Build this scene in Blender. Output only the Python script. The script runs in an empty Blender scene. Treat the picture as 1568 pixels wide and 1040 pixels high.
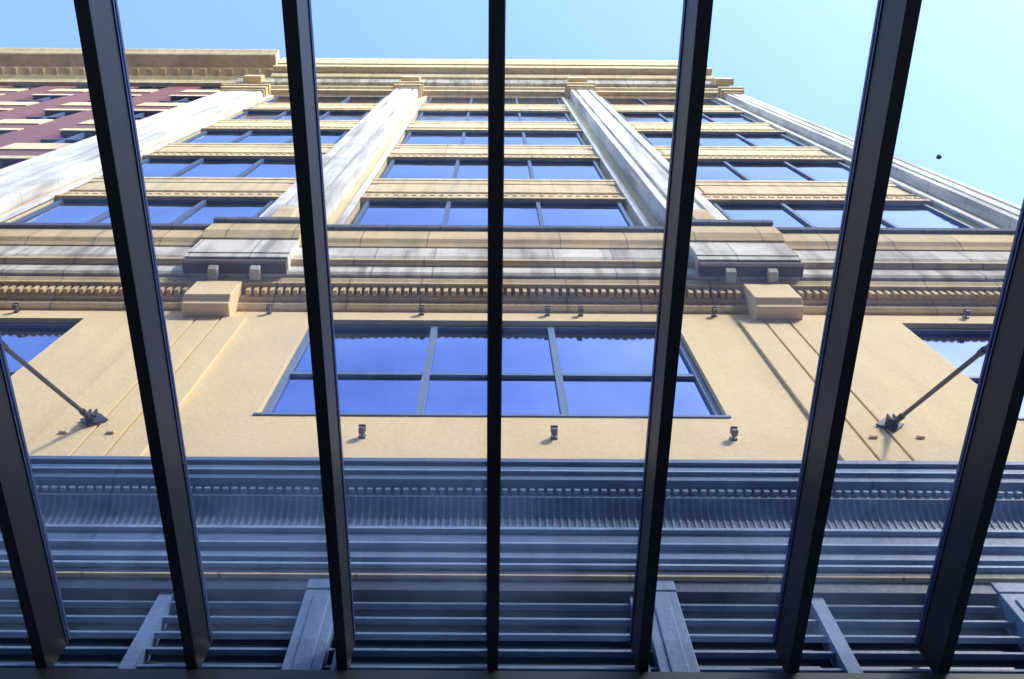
import bpy, bmesh, math, random
from mathutils import Matrix, Vector
random.seed(4)
D=2.9; CZ=1.6
sc=bpy.context.scene
sc.view_settings.view_transform='Standard'; sc.view_settings.look='None'; sc.view_settings.exposure=0
# ---------------------------------------------------------------- materials
def newmat(n):
    m=bpy.data.materials.new(n); m.use_nodes=True
    nt=m.node_tree; b=nt.nodes['Principled BSDF']; return m,nt,b
def N(nt,t,**k):
    n=nt.nodes.new(t)
    for a,v in k.items(): setattr(n,a,v)
    return n
def mathn(nt,op,a,b=None,c=None):
    n=N(nt,'ShaderNodeMath',operation=op)
    for i,v in enumerate((a,b,c)):
        if v is None: continue
        if isinstance(v,(int,float)): n.inputs[i].default_value=v
        else: nt.links.new(v,n.inputs[i])
    return n.outputs[0]
def mixc(nt,f,a,b,blend='MIX'):
    n=N(nt,'ShaderNodeMix',data_type='RGBA',blend_type=blend)
    for i,v in ((0,f),(6,a),(7,b)):
        if isinstance(v,(int,float)): n.inputs[i].default_value=v
        elif isinstance(v,tuple): n.inputs[i].default_value=(*v,1)
        else: nt.links.new(v,n.inputs[i])
    return n.outputs[2]
def stone(name,col,dark,stain=.5,joint=0,jdark=.55,streak=.5,rough=.85,scale=1.0,hj=0,jw=.018):
    m,nt,b=newmat(name); L=nt.links
    tc=N(nt,'ShaderNodeTexCoord'); sep=N(nt,'ShaderNodeSeparateXYZ'); L.new(tc.outputs['Object'],sep.inputs[0])
    n1=N(nt,'ShaderNodeTexNoise'); n1.inputs['Scale'].default_value=1.3*scale; n1.inputs['Detail'].default_value=6; n1.inputs['Roughness'].default_value=.65
    L.new(tc.outputs['Object'],n1.inputs[0])
    mp=N(nt,'ShaderNodeMapping'); mp.inputs['Scale'].default_value=(6*scale,6*scale,.5*scale); L.new(tc.outputs['Object'],mp.inputs[0])
    n2=N(nt,'ShaderNodeTexNoise'); n2.inputs['Scale'].default_value=1.0; n2.inputs['Detail'].default_value=4; L.new(mp.outputs[0],n2.inputs[0])
    def ramp(src,lo,hi):
        r=N(nt,'ShaderNodeMapRange'); r.inputs[1].default_value=lo; r.inputs[2].default_value=hi; L.new(src,r.inputs[0]); return r.outputs[0]
    f1=mathn(nt,'MULTIPLY',ramp(n1.outputs[0],.42,.68),stain)
    f2=mathn(nt,'MULTIPLY',ramp(n2.outputs[0],.47,.68),streak)
    c=mixc(nt,f1,col,dark); c=mixc(nt,f2,c,tuple(x*.7 for x in dark))
    n3=N(nt,'ShaderNodeTexNoise'); n3.inputs['Scale'].default_value=35; n3.inputs['Detail'].default_value=3; L.new(tc.outputs['Object'],n3.inputs[0])
    c=mixc(nt,mathn(nt,'MULTIPLY',ramp(n3.outputs[0],.35,.7),.16),c,tuple(x*.6 for x in dark))
    def jline(s,w,k):
        f=mathn(nt,'FRACT',mathn(nt,'DIVIDE',s,w)); 
        return mathn(nt,'MULTIPLY',mathn(nt,'LESS_THAN',f,k/w),jdark)
    if joint:
        wn=N(nt,'ShaderNodeTexWhiteNoise',noise_dimensions='1D'); L.new(mathn(nt,'FLOOR',mathn(nt,'DIVIDE',sep.outputs[0],joint)),wn.inputs['W'])
        c=mixc(nt,mathn(nt,'MULTIPLY',wn.outputs[0],.22),c,dark)
        c=mixc(nt,jline(sep.outputs[0],joint,jw),c,tuple(x*.3 for x in dark))
    if hj: c=mixc(nt,jline(sep.outputs[2],hj,.018),c,tuple(x*.3 for x in dark))
    L.new(c,b.inputs['Base Color']); b.inputs['Roughness'].default_value=rough
    bp=N(nt,'ShaderNodeBump'); bp.inputs['Strength'].default_value=.35; bp.inputs['Distance'].default_value=.01
    L.new(n3.outputs[0],bp.inputs['Height']); L.new(bp.outputs[0],b.inputs['Normal'])
    return m
CREAM=stone('cream_stucco',(.80,.61,.34),(.68,.50,.26),.5,streak=.14)
GOLD=stone('ochre_stone',(.74,.55,.28),(.44,.31,.16),.6,joint=.72,streak=.4)
SPAN=stone('spandrel_terracotta',(.74,.58,.32),(.50,.38,.19),.6,joint=.95,streak=.4,jdark=.35)
WHITE=stone('weathered_limestone',(.78,.73,.62),(.33,.28,.23),.8,joint=.62,streak=.8)
PILA=stone('pilaster_limestone',(.76,.73,.68),(.42,.38,.34),.65,streak=.75,hj=1.22,jdark=.6)
BROWN=stone('dark_brown_soffit',(.13,.085,.06),(.055,.04,.035),.7)  # dark brown for the underside of the cornice breaks
LEAD=stone('lead_flashing',(.18,.20,.26),(.10,.11,.14),.5,joint=.6)
BLUEP=stone('shade_tinted_metal_blue_grey',(.10,.17,.32),(.055,.10,.21),.6,joint=2.2,rough=.5)  # blue-grey shopfront paints, with the blue of sky-lit shade put into the colour
BLUEL=stone('shade_tinted_metal_light',(.30,.41,.60),(.16,.24,.40),.6,rough=.5)
BLUEM=stone('shade_tinted_metal_mid',(.18,.27,.44),(.11,.18,.32),.6,rough=.5)
BLUED=stone('shade_tinted_metal_dark',(.025,.04,.08),(.015,.025,.05),.5,rough=.5)
COLB=stone('shade_tinted_column_paint',(.17,.25,.42),(.10,.16,.30),.6,rough=.5)  # column paint, tinted with the same bluish shade
SASH=stone('window_sash_paint',(.06,.09,.16),(.04,.06,.11),.5,rough=.5)
SASHL=stone('lower_sash_paint',(.12,.18,.32),(.08,.12,.22),.5,rough=.5)
CONC=stone('concrete',(.35,.34,.32),(.2,.2,.19),.6,joint=1.5)
ASPH=stone('asphalt',(.055,.055,.058),(.035,.035,.036),.6)
PAINT=stone('road_paint',(.75,.74,.7),(.5,.5,.48),.6)
def brickmat():
    m,nt,b=newmat('red_brick'); L=nt.links
    tc=N(nt,'ShaderNodeTexCoord'); s=N(nt,'ShaderNodeSeparateXYZ'); L.new(tc.outputs['Object'],s.inputs[0])
    c=N(nt,'ShaderNodeCombineXYZ'); L.new(mathn(nt,'ADD',s.outputs[0],s.outputs[1]),c.inputs[0]); L.new(s.outputs[2],c.inputs[1])
    br=N(nt,'ShaderNodeTexBrick'); L.new(c.outputs[0],br.inputs[0]); br.inputs['Scale'].default_value=1
    br.inputs['Brick Width'].default_value=.22; br.inputs['Row Height'].default_value=.075; br.inputs['Mortar Size'].default_value=.008
    br.inputs['Color1'].default_value=(.21,.05,.045,1); br.inputs['Color2'].default_value=(.13,.032,.035,1); br.inputs['Mortar'].default_value=(.17,.10,.09,1)
    L.new(br.outputs[0],b.inputs['Base Color']); b.inputs['Roughness'].default_value=.9
    return m
BRICK=brickmat()
def winglass():
    m,nt,b=newmat('window_glass'); L=nt.links
    b.inputs['Metallic'].default_value=1; b.inputs['Roughness'].default_value=.05
    tc=N(nt,'ShaderNodeTexCoord'); n=N(nt,'ShaderNodeTexNoise'); n.inputs['Scale'].default_value=1.1; n.inputs['Detail'].default_value=2
    L.new(tc.outputs['Object'],n.inputs[0]); bp=N(nt,'ShaderNodeBump'); bp.inputs['Strength'].default_value=.25; bp.inputs['Distance'].default_value=.03
    L.new(n.outputs[0],bp.inputs['Height']); L.new(bp.outputs[0],b.inputs['Normal'])
    n2=N(nt,'ShaderNodeTexNoise'); n2.inputs['Scale'].default_value=.6; n2.inputs['Detail'].default_value=5; L.new(tc.outputs['Object'],n2.inputs[0])
    r=N(nt,'ShaderNodeMapRange'); r.inputs[1].default_value=.35; r.inputs[2].default_value=.65; L.new(n2.outputs[0],r.inputs[0])
    L.new(mixc(nt,r.outputs[0],(.22,.26,.52),(.11,.15,.37)),b.inputs['Base Color'])
    return m
WGL=winglass()
def darkglass():
    m,nt,b=newmat('storefront_glass'); b.inputs['Base Color'].default_value=(.015,.03,.05,1); b.inputs['Roughness'].default_value=.06
    b.inputs['Specular IOR Level'].default_value=.5; return m
DGL=darkglass()
def canopyglass():
    m=bpy.data.materials.new('canopy_glass'); m.use_nodes=True; nt=m.node_tree; nt.nodes.clear(); L=nt.links
    o=N(nt,'ShaderNodeOutputMaterial'); t=N(nt,'ShaderNodeBsdfTransparent'); t.inputs[0].default_value=(.94,.97,1,1)
    g=N(nt,'ShaderNodeBsdfGlossy'); g.inputs['Roughness'].default_value=.03; g.inputs[0].default_value=(.8,.9,1,1)
    lw=N(nt,'ShaderNodeLayerWeight'); f=mathn(nt,'ADD',mathn(nt,'MULTIPLY',mathn(nt,'POWER',lw.outputs['Facing'],3),.4),.04)
    m1=N(nt,'ShaderNodeMixShader'); L.new(f,m1.inputs[0]); L.new(t.outputs[0],m1.inputs[1]); L.new(g.outputs[0],m1.inputs[2])
    tr=N(nt,'ShaderNodeBsdfTranslucent'); tr.inputs[0].default_value=(.5,.68,1,1)
    tc=N(nt,'ShaderNodeTexCoord'); n=N(nt,'ShaderNodeTexNoise'); n.inputs['Scale'].default_value=1.6; n.inputs['Detail'].default_value=7; n.inputs['Roughness'].default_value=.6; L.new(tc.outputs['Object'],n.inputs[0])
    m2=N(nt,'ShaderNodeMixShader'); L.new(mathn(nt,'MULTIPLY',mathn(nt,'POWER',n.outputs[0],2.5),.24),m2.inputs[0]); L.new(m1.outputs[0],m2.inputs[1]); L.new(tr.outputs[0],m2.inputs[2])
    L.new(m2.outputs[0],o.inputs[0]); return m
CGL=canopyglass()
def metal(name,col,r=.35,met=0.0):
    m,nt,b=newmat(name); b.inputs['Roughness'].default_value=r; b.inputs['Metallic'].default_value=met
    tc=N(nt,'ShaderNodeTexCoord'); n=N(nt,'ShaderNodeTexNoise'); n.inputs['Scale'].default_value=5; n.inputs['Detail'].default_value=6
    nt.links.new(tc.outputs['Object'],n.inputs[0])
    nt.links.new(mixc(nt,n.outputs[0],col,tuple(c*.5 for c in col)),b.inputs['Base Color']); return m
BEAM=metal('black_beam_paint',(.013,.011,.015),.5)
GASK=metal('glazing_cap_blue_highlight',(.08,.12,.28),.4,.6)  # glazing cap; the blue highlight along the beam edges is its colour
STEEL=metal('dark_steel',(.05,.05,.07),.4,.3)
LENS=metal('lamp_housing_grey',(.14,.13,.12),.5)
# ---------------------------------------------------------------- mesh helper
class MB:
    def __init__(s): s.bm=bmesh.new()
    def box(s,x0,x1,p0,p1,h0,h1):
        """p = distance in front of the facade wall, h = height above eye level"""
        y0,y1=D-p1,D-p0; z0,z1=h0+CZ,h1+CZ
        v=[s.bm.verts.new(c) for c in((x0,y0,z0),(x1,y0,z0),(x1,y1,z0),(x0,y1,z0),(x0,y0,z1),(x1,y0,z1),(x1,y1,z1),(x0,y1,z1))]
        for f in((0,3,2,1),(4,5,6,7),(0,1,5,4),(1,2,6,5),(2,3,7,6),(3,0,4,7)): s.bm.faces.new([v[i] for i in f])
        return s
    def prism(s,pts,x0,x1):
        a=[s.bm.verts.new((x0,D-p,h+CZ)) for p,h in pts]; b=[s.bm.verts.new((x1,D-p,h+CZ)) for p,h in pts]
        n=len(pts)
        for i in range(n): s.bm.faces.new((a[i],a[(i+1)%n],b[(i+1)%n],b[i]))
        s.bm.faces.new(a[::-1]); s.bm.faces.new(b)
        return s
    def rod(s,a,b,r,n=10):
        a=Vector(a);b=Vector(b);d=(b-a); q=d.to_track_quat('Z','Y').to_matrix().to_4x4()
        bmesh.ops.create_cone(s.bm,cap_ends=True,segments=n,radius1=r,radius2=r,depth=d.length,matrix=Matrix.Translation((a+b)/2)@q); return s
    def done(s,name,mat,parent=None,bevel=0):
        bmesh.ops.recalc_face_normals(s.bm,faces=s.bm.faces)
        me=bpy.data.meshes.new(name); s.bm.to_mesh(me); s.bm.free(); me.materials.append(mat)
        o=bpy.data.objects.new(name,me); sc.collection.objects.link(o)
        if parent: o.parent=parent
        if bevel:
            m=o.modifiers.new('bevel','BEVEL'); m.width=bevel; m.segments=2; m.limit_method='ANGLE'
        return o
def empty(n):
    e=bpy.data.objects.new(n,None); sc.collection.objects.link(e); return e
def Pt(x,p,h): return (x,D-p,h+CZ)
XE=7.35; XW=-8.05      # right and left ends of the facade
# ================================================================ office building
B=empty('office_building')
w=MB()
w.box(XW,XE,-.4,0,4.7,6.065)
for a,b in((XW,-7.0),(-3.88,-1.735),(1.735,3.88),(7.0,XE)): w.box(a,b,-.4,0,6.065,8.14)
w.box(XW,XE,-.4,0,8.14,10.1)
w.done('lower_wall',CREAM,B)
w=MB(); w.box(XW,XE,-.4,0,10.1,11.4)
PI=((XW,-6.6),(-3.2,-2.0),(2.0,3.2),(6.6,XE)); OP=((-6.6,-3.2),(-2.0,2.0),(3.2,6.6))
for a,b in PI: w.box(a,b,-.4,0,11.4,28.1)
FL=3.66; WH=2.15
w.box(XW,XE,-.4,0,28.1,31.4)
w.done('tower_wall',SPAN,B)
w=MB(); s1=MB(); s2=MB(); s3=MB()
for k in range(5):
    z=11.4+k*FL
    for a,b in OP:
        if k<4:
            w.box(a,b,-.4,-.012,z+WH,z+FL)
            w.box(a+.12,b-.12,-.012,.004,z+WH+.5,z+FL-.35)
            s3.box(a+.002,b-.002,-.01,.012,z+WH+.52,z+WH+.56)
            x=a+.05
            while x<b-.05:
                s3.box(x,x+.07,-.01,.022,z+WH+.24,z+WH+.33); x+=.14
        s1.prism([(-.4,z-.12),(.03,z-.12),(.035,z-.02),(.01,z),(-.4,z+.005)],a+.002,b-.002)
        s1.prism([(-.01,z-.3),(.008,z-.3),(.02,z-.14),(-.01,z-.14)],a+.002,b-.002)
        s2.prism([(-.011,z+WH-.002),(.03,z+WH-.002),(.03,z+WH+.10),(.012,z+WH+.14),(.012,z+WH+.22),(-.011,z+WH+.22)],a+.002,b-.002)
w.done('spandrels',SPAN,B); s1.done('window_sills',SPAN,B); s2.done('window_heads',GOLD,B); s3.done('spandrel_ornament',GOLD,B)
# windows
fr=MB(); gl=MB(); fr2=MB()
def window(x0,x1,z0,z1,mull,trans=(),fw=.06,gp=.05,fp=-.012,F=fr,tw=.035):
    gl.box(x0-.01,x1+.01,-gp-.02,-gp,z0-.01,z1+.01)
    f0,f1=-gp-.01,fp
    F.box(x0,x0+fw,f0,f1,z0,z1); F.box(x1-fw,x1,f0,f1,z0,z1)
    F.box(x0+fw,x1-fw,f0,f1,z0,z0+fw*1.2); F.box(x0+fw,x1-fw,f0,f1,z1-fw,z1)
    for m in mull: F.box(m-fw*.6,m+fw*.6,f0,f1+.003,z0+.01,z1-.01)
    for t in trans: F.box(x0+.01,x1-.01,f0-.005,f1-.008,t-tw,t+tw)
for k in range(5):
    z=11.4+k*FL
    for a,b in OP:
        e=(b-a)/3
        window(a+.094,b-.094,z+.01,z+WH-.003,(a+e,b-e),(),fw=.05,gp=.05,fp=-.018)
window(-1.73,1.73,6.07,8.137,(-.55,.55),(6.98,),fw=.05,gp=.085,fp=-.05,F=fr2,tw=.025)
for s in(-1,1):
    a,b=sorted((s*3.885,s*6.995)); window(a,b,6.07,8.137,(a+1.04,b-1.04),(6.98,),fw=.05,gp=.085,fp=-.05,F=fr2,tw=.025)
fr.done('tower_sashes',SASH,B); fr2.done('lower_sashes',SASHL,B)
gl.done('window_panes',WGL,B)
w=MB()
for a,b in((-1.755,1.755),(3.865,7.015),(-7.015,-3.865)): w.box(a,b,-.1,.012,6.035,6.063)
w.done('lower_sills',SASHL,B)
# pilasters lower
w=MB()
for s in(-1,1):
    for a,b in((2.33,2.555),(2.575,2.78),(2.80,3.14)):
        x0,x1=sorted((s*a,s*b)); w.box(x0,x1,0.001,.03,4.75,8.13)
w.done('lower_pilaster_strips',CREAM,B,.004)
w=MB()
for s in(-1,1):
    for c in (2.715,):
        x0,x1=sorted((s*(c-.225),s*(c+.225)))
        w.prism([(0.0,8.13),(.16,8.13),(.16,8.17),(.22,8.23),(.22,8.66),(0,8.66)],x0,x1)
    for a in(2.62,2.95):
        x0,x1=sorted((s*a,s*(a+.06))); w.box(x0,x1,.031,.05,5.66,5.69)
w.done('pilaster_capitals',CREAM,B,.01)
# ---- intermediate cornice, built in courses
def course(name,mat,pts,segs,dp=0):
    m=MB()
    for a,b in segs: m.prism([(p+(dp if p>0 else 0),h) for p,h in pts],a,b)
    return m.done(name,mat,B)
full=[(XW-.1,XE+.1)]
course('frieze_moulding',GOLD,[(-.02,8.38),(.03,8.38),(.06,8.42),(.06,8.50),(.10,8.50),(.10,8.66),(-.02,8.66)],full)
course('dentil_cap',GOLD,[(-.02,8.662),(.20,8.662),(.20,8.70),(.22,8.75),(.22,8.79),(-.02,8.79)],full)
course('cornice_band',WHITE,[(-.02,8.792),(.25,8.792),(.27,8.83),(.27,9.03),(-.02,9.03)],full)
course('cornice_bead',GOLD,[(-.02,9.032),(.30,9.032),(.33,9.06),(.33,9.11),(-.02,9.11)],full)
course('cornice_corona',WHITE,[(-.02,9.112),(.33,9.112),(.345,9.16),(.345,9.48),(-.02,9.48)],full)
course('cornice_cyma',GOLD,[(-.02,9.482),(.36,9.482),(.38,9.54),(.415,9.60),(.42,9.65),(.42,9.94),(-.02,9.94)],full)
course('cornice_flashing',LEAD,[(-.02,9.942),(.46,9.942),(.475,9.99),(.46,10.03),(-.02,10.2)],full)
brk=[]
for s in(-1,1): brk.append(tuple(sorted((s*2.08,s*3.12))))
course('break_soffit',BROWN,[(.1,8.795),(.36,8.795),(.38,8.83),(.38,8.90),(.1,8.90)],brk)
course('break_band',WHITE,[(.1,8.902),(.40,8.902),(.41,9.0),(.1,9.0)],brk)
course('break_corona',WHITE,[(.1,9.002),(.42,9.002),(.43,9.48),(.1,9.48)],brk)
course('break_cyma',GOLD,[(.1,9.482),(.45,9.482),(.50,9.62),(.50,9.935),(.1,9.935)],brk)
course('break_flashing',LEAD,[(.1,9.95),(.54,9.938),(.555,9.99),(.54,10.04),(.1,10.17)],brk)
w=MB()
for s in(-1,1):
    for c in(2.38,2.80):
        w.prism([(.15,8.793),(.22,8.70),(.32,8.72),(.35,8.793)],s*c-.05,s*c+.05)
w.done('console_brackets',WHITE,B,.006)
w=MB(); x=XW
while x<XE:
    if not (2.45<=abs(x+.02)<=2.96):
        w.box(x,x+.04,.09,.165,8.53,8.655)
    x+=.078
w.done('dentils',GOLD,B)
# ---- tower pilasters
w=MB(); sh=MB()
PL=((-8.05,-6.85,.12),(-2.9,-2.25,.22),(2.25,2.9,.22),(6.85,7.35,.12))
for a,b,p in PL:
    w.box(a,b,0.001,p,10.12,27.75)
    for q,r in((a,a+.11),(b-.11,b),(a+.17,b-.17)): w.box(q,r,p,p+.06,10.6,27.6)
for s in(-1,1):
    for q,r in((2.0,2.09),(3.11,3.2),(6.6,6.7)):
        y0,y1=sorted((s*q,s*r)); w.box(y0,y1,-.02,.045,10.12,28.0)
    sh.prism([(.28,10.7),(.36,10.85),(.38,11.2),(.33,11.55),(.28,11.6)],s*2.575-.13,s*2.575+.13)
w.done('tower_pilasters',PILA,B,.006); sh.done('pilaster_cartouches',GOLD,B,.02)
w=MB()
for a,b,p in PL:
    p+=.06
    w.box(a-.04,b+.04,.002,p+.04,27.752,27.85); w.box(a-.08,b+.08,.002,p+.1,27.852,28.12)
    w.box(a-.12,b+.12,.002,p+.15,28.122,28.3)
    w.box(a-.05,b+.05,.002,p+.08,10.13,10.5)
    xm=(a+b)/2
    w.box(xm-.28,xm+.28,.3,.50,29.0,29.5)
w.done('pilaster_caps',SPAN,B,.01)
# ---- top entablature
fu=[(XW,XE)]; ce=[(-7.0,6.9)]
course('top_architrave',SPAN,[(-.02,28.302),(.16,28.302),(.16,28.6),(.24,28.65),(.24,28.8),(-.02,28.8)],fu)
course('top_frieze',SPAN,[(-.02,28.802),(.20,28.802),(.20,29.35),(-.02,29.35)],fu)
course('top_frieze_mould',WHITE,[(-.02,29.352),(.30,29.352),(.38,29.5),(.38,29.6),(-.02,29.6)],fu)
course('top_bedmould',SPAN,[(-.02,29.602),(.45,29.602),(.52,29.75),(.52,29.95),(-.02,29.95)],ce)
course('top_corona',SPAN,[(-.02,29.952),(.72,29.952),(.74,30.0),(.74,30.6),(-.02,30.6)],ce)
course('top_cyma',SPAN,[(-.02,30.602),(.78,30.602),(.86,31.2),(.88,31.3),(.88,31.5),(-.02,31.5)],ce)
w=MB(); x=-6.85
while x<6.8:
    w.box(x,x+.1,.38,.46,29.62,29.9); x+=.22
w.done('top_dentils',SPAN,B)
w=MB(); w.box(XW,XE,-14,-.4,31.0,31.3); w.done('roof',CONC,B)
w=MB(); w.box(XE-.3,XE-.001,-14,-.401,-1.6,30.99); w.box(XW+.001,XW+.3,-14,-.401,-1.6,30.99); w.done('side_walls',SPAN,B)
# ---------------------------------------------------------------- storefront
w=MB()
w.prism([(0.0,4.97),(.3,4.84),(.3,4.80),(0,4.80)],XW,XE)
w.done('shopfront_cornice_top',SASHL,B)
w=MB(); w.prism([(-.02,4.798),(.27,4.798),(.285,4.76),(.285,4.70),(.27,4.69),(.27,4.64),(.21,4.625),(.205,4.55),(-.02,4.55)],XW,XE)
w.done('shopfront_cornice_fascia',BLUEP,B)
w=MB(); w.box(XW,XE,.2,.292,4.703,4.717); w.done('shopfront_fascia_bead',BLUEL,B)
w=MB(); x=XW
while x<XE:
    w.box(x,x+.030,.206,.232,4.585,4.612); x+=.052
w.done('shopfront_bead',BLUEL,B)
w=MB()
cv=[(.20-.10*math.sin(t*math.pi/2),4.548-.17*(1-math.cos(t*math.pi/2))) for t in [i/6 for i in range(7)]]
w.prism([(-.02,4.548)]+cv+[(-.02,4.378)],XW,XE); w.done('shopfront_cove',BLUEP,B)
w=MB(); x=XW
cv2=[(p+.006,h) for p,h in cv]
while x<XE:
    w.prism([(0.05,4.547)]+cv2+[(.05,4.379)],x,x+.014); x+=.042
w.done('shopfront_cove_flutes',BLUEM,B)
def sf(n,m,pts): 
    w=MB(); w.prism(pts,XW,XE); return w.done(n,m,B)
sf('shopfront_fillet',BLUEL,[(-.02,4.376),(.12,4.376),(.12,4.352),(-.02,4.352)])
sf('shopfront_fascia_upper',BLUEP,[(-.02,4.350),(.095,4.350),(.095,4.25),(-.02,4.25)])
sf('shopfront_fillet_middle',BLUEL,[(-.02,4.248),(.105,4.248),(.105,4.233),(-.02,4.233)])
sf('shopfront_fascia_middle',BLUEM,[(-.02,4.231),(.07,4.231),(.07,4.15),(-.02,4.15)])
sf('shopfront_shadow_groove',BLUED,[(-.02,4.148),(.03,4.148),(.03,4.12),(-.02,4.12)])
sf('shopfront_fillet_lower',BLUEL,[(-.02,4.118),(.06,4.118),(.06,4.10),(-.02,4.10)])
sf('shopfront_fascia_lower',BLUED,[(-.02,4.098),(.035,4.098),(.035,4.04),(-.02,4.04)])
sf('shopfront_head',GOLD,[(-.02,4.038),(.045,4.038),(.045,4.026),(-.02,4.026)])
sf('shopfront_transom',BLUED,[(-.3,4.024),(.02,4.024),(.02,3.93),(-.3,3.93)])
w=MB(); w.box(XW,XE,-.3,-.02,4.026,4.70); w.done('shopfront_backing',BLUED,B)
w=MB()
for s in(-1,1):
    for a,b in((.77,.955),(2.62,3.0),(5.0,5.4)):
        x0,x1=sorted((s*a,s*b)); w.box(x0,x1,-.15,.024,-1.5,3.928); w.box(x0+.05,x1-.05,.024,.034,-1.2,3.87)
        w.box(x0-.001,x1+.001,.0,.03,3.93,4.02)
w.done('shopfront_columns',COLB,B,.006)
w=MB()
for s in(-1,1):
    for a,b in((.715,.735),(1.64,1.71),(3.9,3.98)):
        x0,x1=sorted((s*a,s*b)); w.box(x0,x1,-.1,.0,-1.5,3.928)
w.done('shopfront_mullions',COLB,B)
w=MB(); h=3.90
while h>2.3:
    w.prism([(-.07,h),(-.02,h-.016),(-.02,h-.03),(-.07,h-.012)],XW,XE); h-=.118
w.done('louvre_blades',BLUEM,B)
w=MB(); w.box(XW,XE,-.32,-.11,-1.5,3.929); w.done('shopfront_glass',DGL,B)
w=MB(); w.box(XW,XE,-.2,.04,-1.6,-1.1); w.done('shopfront_plinth',CONC,B)
# ================================================================ brick building on the left
R=empty('brick_building')
XL=-30
w=MB(); wi=MB(); cs=MB(); sp=MB()
nx=-9.1; cols=[]
while nx>XL+1: cols.append(nx); nx-=2.05
h0=-1.6; rows=[1.2+3.66*i-.9 for i in range(0,9)]
prev=h0; XB=XW-.002
for z in rows:
    w.box(XL,XB,-.4,0,prev,z)
    xs=XB
    for c in cols:
        w.box(c+.5,xs,-.4,0,z,z+1.9); xs=c-.5
        wi.box(c-.52,c+.52,-.12,-.08,z-.02,z+1.92)
        sp.box(c-.5,c+.5,-.079,-.03,z+.9,z+.98); sp.box(c-.03,c+.03,-.079,-.035,z,z+1.9)
        cs.box(c-.58,c+.58,-.3,.03,z-.75,z-.003)
        cs.box(c-.58,c+.58,-.02,.02,z+1.903,z+2.2)
    w.box(XL,xs,-.4,0,z,z+1.9); prev=z+1.9
w.box(XL,XB,-.4,0,prev,31.7)
w.done('brick_wall',BRICK,R); wi.done('panes',WGL,R); cs.done('sills_and_lintels',SPAN,R); sp.done('sashes',SASH,R)
w=MB()
w.prism([(-.02,30.9),(.12,30.9),(.18,31.1),(.18,31.25),(.3,31.35),(.3,31.5),(.55,31.6),(.55,31.7),(.95,31.74),(1.0,31.8),(1.0,32.0),(1.1,32.15),(1.1,32.3),(-.02,32.4)],XL,-7.3)
w.done('cornice',SPAN,R)
w=MB(); x=XL
while x<-7.5:
    w.box(x,x+.16,.3,.52,31.4,31.58); x+=.45
w.done('modillions',SPAN,R)
# ================================================================ glass canopy (falls 3 degrees away from the wall)
C=empty('glass_canopy')
DP=.19; SP=.681; YO=3.9
def HB(p): return 3.32-.0517*p
def slope(mb,x0,x1,a,b,q=.002): mb.prism([(q,HB(q)+a),(YO,HB(YO)+a),(YO,HB(YO)+b),(q,HB(q)+b)],x0,x1)
w=MB(); gk=MB()
xs=[.009+SP*i for i in range(-8,9)]
for x in xs:
    slope(w,x-.025,x+.025,0,DP)
    slope(gk,x-.030,x+.030,DP+.001,DP+.010,.01)
    slope(gk,x-.028,x+.028,DP+.03,DP+.045,.01)
w.done('beams',BEAM,C,.002); gk.done('glazing_bars',GASK,C)
g=MB()
for i in range(len(xs)-1):
    za=HB(.03)+DP+.02+CZ; zb=HB(YO)+DP+.02+CZ
    v=[g.bm.verts.new(c) for c in((xs[i]+.003,D-YO,zb),(xs[i+1]-.003,D-YO,zb),(xs[i+1]-.003,D-.03,za),(xs[i]+.003,D-.03,za))]; g.bm.faces.new(v)
g.done('glass_panes',CGL,C)
w=MB(); w.box(xs[0]-.05,xs[-1]+.05,.001,.05,3.22,3.30); w.box(xs[0]-.05,xs[-1]+.05,YO+.001,YO+.08,HB(YO)-.05,HB(YO)+DP+.05); w.done('ledger_and_fascia',BEAM,C)
w=MB()
for s in(-1,1):
    X=s*2.84
    a=Vector(Pt(X,.09,5.80)); b=Vector(Pt(s*2.735,2.36,HB(2.36)+DP+.03))
    w.rod(a,b,.015,12)
    d=(b-a).normalized()
    w.rod(a-d*.02,a+d*.14,.022,12); w.rod(a+d*1.3,a+d*1.36,.021,12); w.rod(b-d*.16,b,.024,12)
    v=[(X,.038,5.96),(X+.10,.038,5.86),(X,.038,5.76),(X-.10,.038,5.86)]
    f=[w.bm.verts.new(Pt(*c)) for c in v]; k=[w.bm.verts.new(Pt(c[0],.05,c[2])) for c in v]
    w.bm.faces.new(k); w.bm.faces.new(f[::-1])
    for i in range(4): w.bm.faces.new((f[i],f[(i+1)%4],k[(i+1)%4],k[i]))
    w.box(X-.027,X-.016,.05,.12,5.79,5.88); w.box(X+.016,X+.027,.05,.12,5.79,5.88)
    w.rod(Pt(X-.04,.09,5.82),Pt(X+.04,.09,5.82),.010)
w.done('tie_rods',STEEL,C)
# ================================================================ floodlights
def flood(X,h,p0):
    k=.6; w=MB(); w.box(X-.04*k,X+.04*k,p0,p0+.012,h-.04*k,h+.04*k)
    w.rod(Pt(X,p0+.01,h),Pt(X,p0+.045,h-.006),.008)
    w.box(X-.035*k,X+.035*k,p0+.035,p0+.08,h-.045*k,h+.02*k)
    w.prism([(p0+.035,h+.014),(p0+.09,h+.014),(p0+.09,h+.019),(p0+.035,h+.022)],X-.042*k,X+.042*k)
    w.done('floodlight',LENS,None,.003)
for X in(-.906,.434,1.688): flood(X,5.70,.001)
for X in(-2.16,-.687,.53,.85,2.14,4.57,-4.6): flood(X,8.30,.001)
bm=bmesh.new(); bmesh.ops.create_icosphere(bm,subdivisions=2,radius=.009)
for v in bm.verts: v.co*=1+.35*random.uniform(-1,1); v.co.z*=.6
me=bpy.data.meshes.new('seed_pod'); bm.to_mesh(me); bm.free(); me.materials.append(STEEL)
o=bpy.data.objects.new('seed_pod',me); sc.collection.objects.link(o); o.location=(1.66,.56,HB(D-.56)+DP+.027+CZ)
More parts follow.
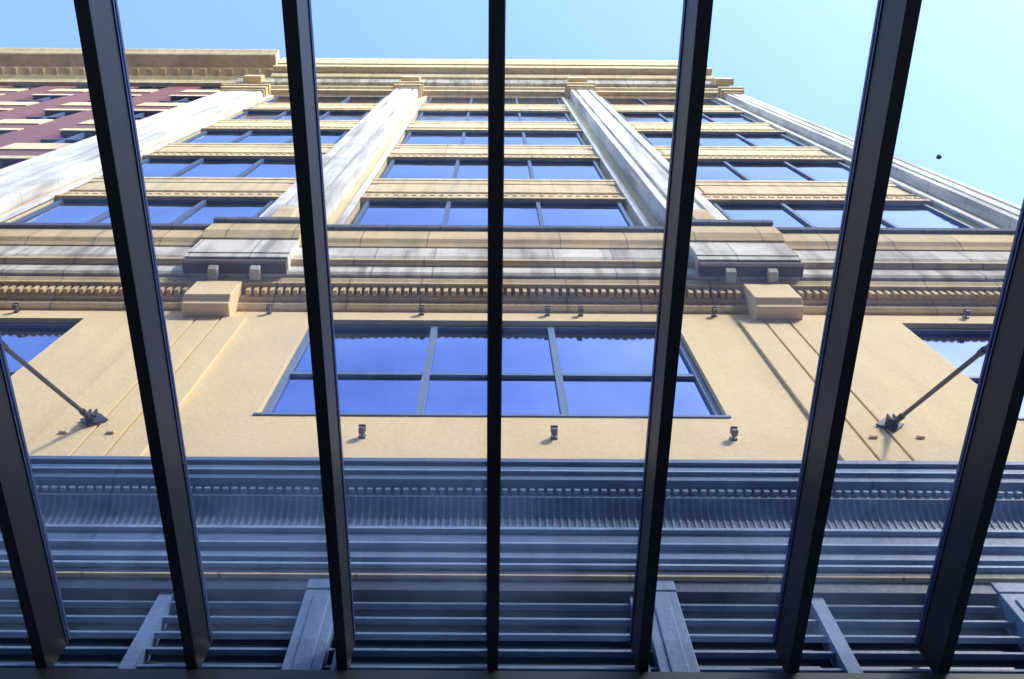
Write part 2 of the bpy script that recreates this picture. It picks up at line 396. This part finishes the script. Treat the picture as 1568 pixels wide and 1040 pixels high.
# ================================================================ ground & opposite side
def sheet(n,m,x0,x1,y0,y1,z):
    me=bpy.data.meshes.new(n); me.from_pydata([(x0,y0,z),(x1,y0,z),(x1,y1,z),(x0,y1,z)],[],[(0,1,2,3)]); me.materials.append(m)
    o=bpy.data.objects.new(n,me); sc.collection.objects.link(o)
sheet('ground',ASPH,-1500,1500,-1500,1500,-.14)
def slab(n,m,x0,x1,y0,y1,z0,z1):
    w=MB(); w.box(x0,x1,D-y1,D-y0,z0-CZ,z1-CZ); return w.done(n,m)
slab('sidewalk',CONC,-80,80,-2.2,2.89,-.139,0)
slab('sidewalk',CONC,-80,80,-16,-12.6,-.139,0)
w=MB()
for i in range(-12,12): w.box(i*5,i*5+2.5,D+7.3,D+7.42,-.136-CZ,-.132-CZ)
w.done('road_marking',PAINT)
O=empty('opposite_shadow_building')  # unseen building, added and sized to keep the sun off the shopfront
HO=23.5
def obox(mb,x0,x1,d0,d1,z0,z1): mb.box(x0,x1,d0,d1,z0,z1)
w=MB(); gw=MB(); st=MB()
w.box(-45,45,D+16.4,D+30,-1.6,HO-CZ)
for r in range(6):
    for c in range(-20,20):
        x=c*2.2; z=.5+r*3.7-CZ+.5
        gw.box(x+.4,x+1.7,D+16.36,D+16.39,z,z+2.0); st.box(x+.3,x+1.8,D+16.28,D+16.395,z-.15,z-.003)
st.box(-45,45,D+16.0,D+16.39,HO-CZ-.7,HO-CZ+.1)
for mb,nm,mt in((w,'walls',BRICK),(gw,'panes',WGL),(st,'trim',CONC)): mb.done(nm,mt,O)
# ================================================================ light
sd=Vector((.56,-.60,.57)).normalized()
el=math.asin(sd.z); az=math.atan2(sd.x,sd.y)
W=bpy.data.worlds.new('World'); sc.world=W; W.use_nodes=True; nt=W.node_tree
bg=nt.nodes['Background']; sk=nt.nodes.new('ShaderNodeTexSky'); sk.sky_type='NISHITA'; sk.sun_disc=False
sk.sun_elevation=el; sk.sun_rotation=az; sk.air_density=1.2; sk.dust_density=1.6; sk.ozone_density=2.0
vm=nt.nodes.new('ShaderNodeVectorMath'); vm.operation='MULTIPLY'; vm.inputs[1].default_value=(3.3,3.65,4.0)
nt.links.new(sk.outputs[0],vm.inputs[0]); nt.links.new(vm.outputs[0],bg.inputs[0]); bg.inputs[1].default_value=.15
l=bpy.data.lights.new('sun','SUN'); l.energy=3.5; l.angle=math.radians(6); l.color=(1,.92,.78)
lo=bpy.data.objects.new('sun',l); sc.collection.objects.link(lo); lo.rotation_euler=(-sd).to_track_quat('-Z','Y').to_euler(); lo.location=(20,-20,40)
# ================================================================ camera
cam=bpy.data.cameras.new('camera'); co=bpy.data.objects.new('camera',cam); sc.collection.objects.link(co); sc.camera=co
cam.sensor_width=36; cam.lens=31.98; cam.shift_x=.019; cam.clip_start=.05; cam.clip_end=5000
co.matrix_world=Matrix.Translation((0,0,CZ))@Matrix.Rotation(math.radians(90+69.2),4,'X')@Matrix.Rotation(math.radians(.34),4,'Z')
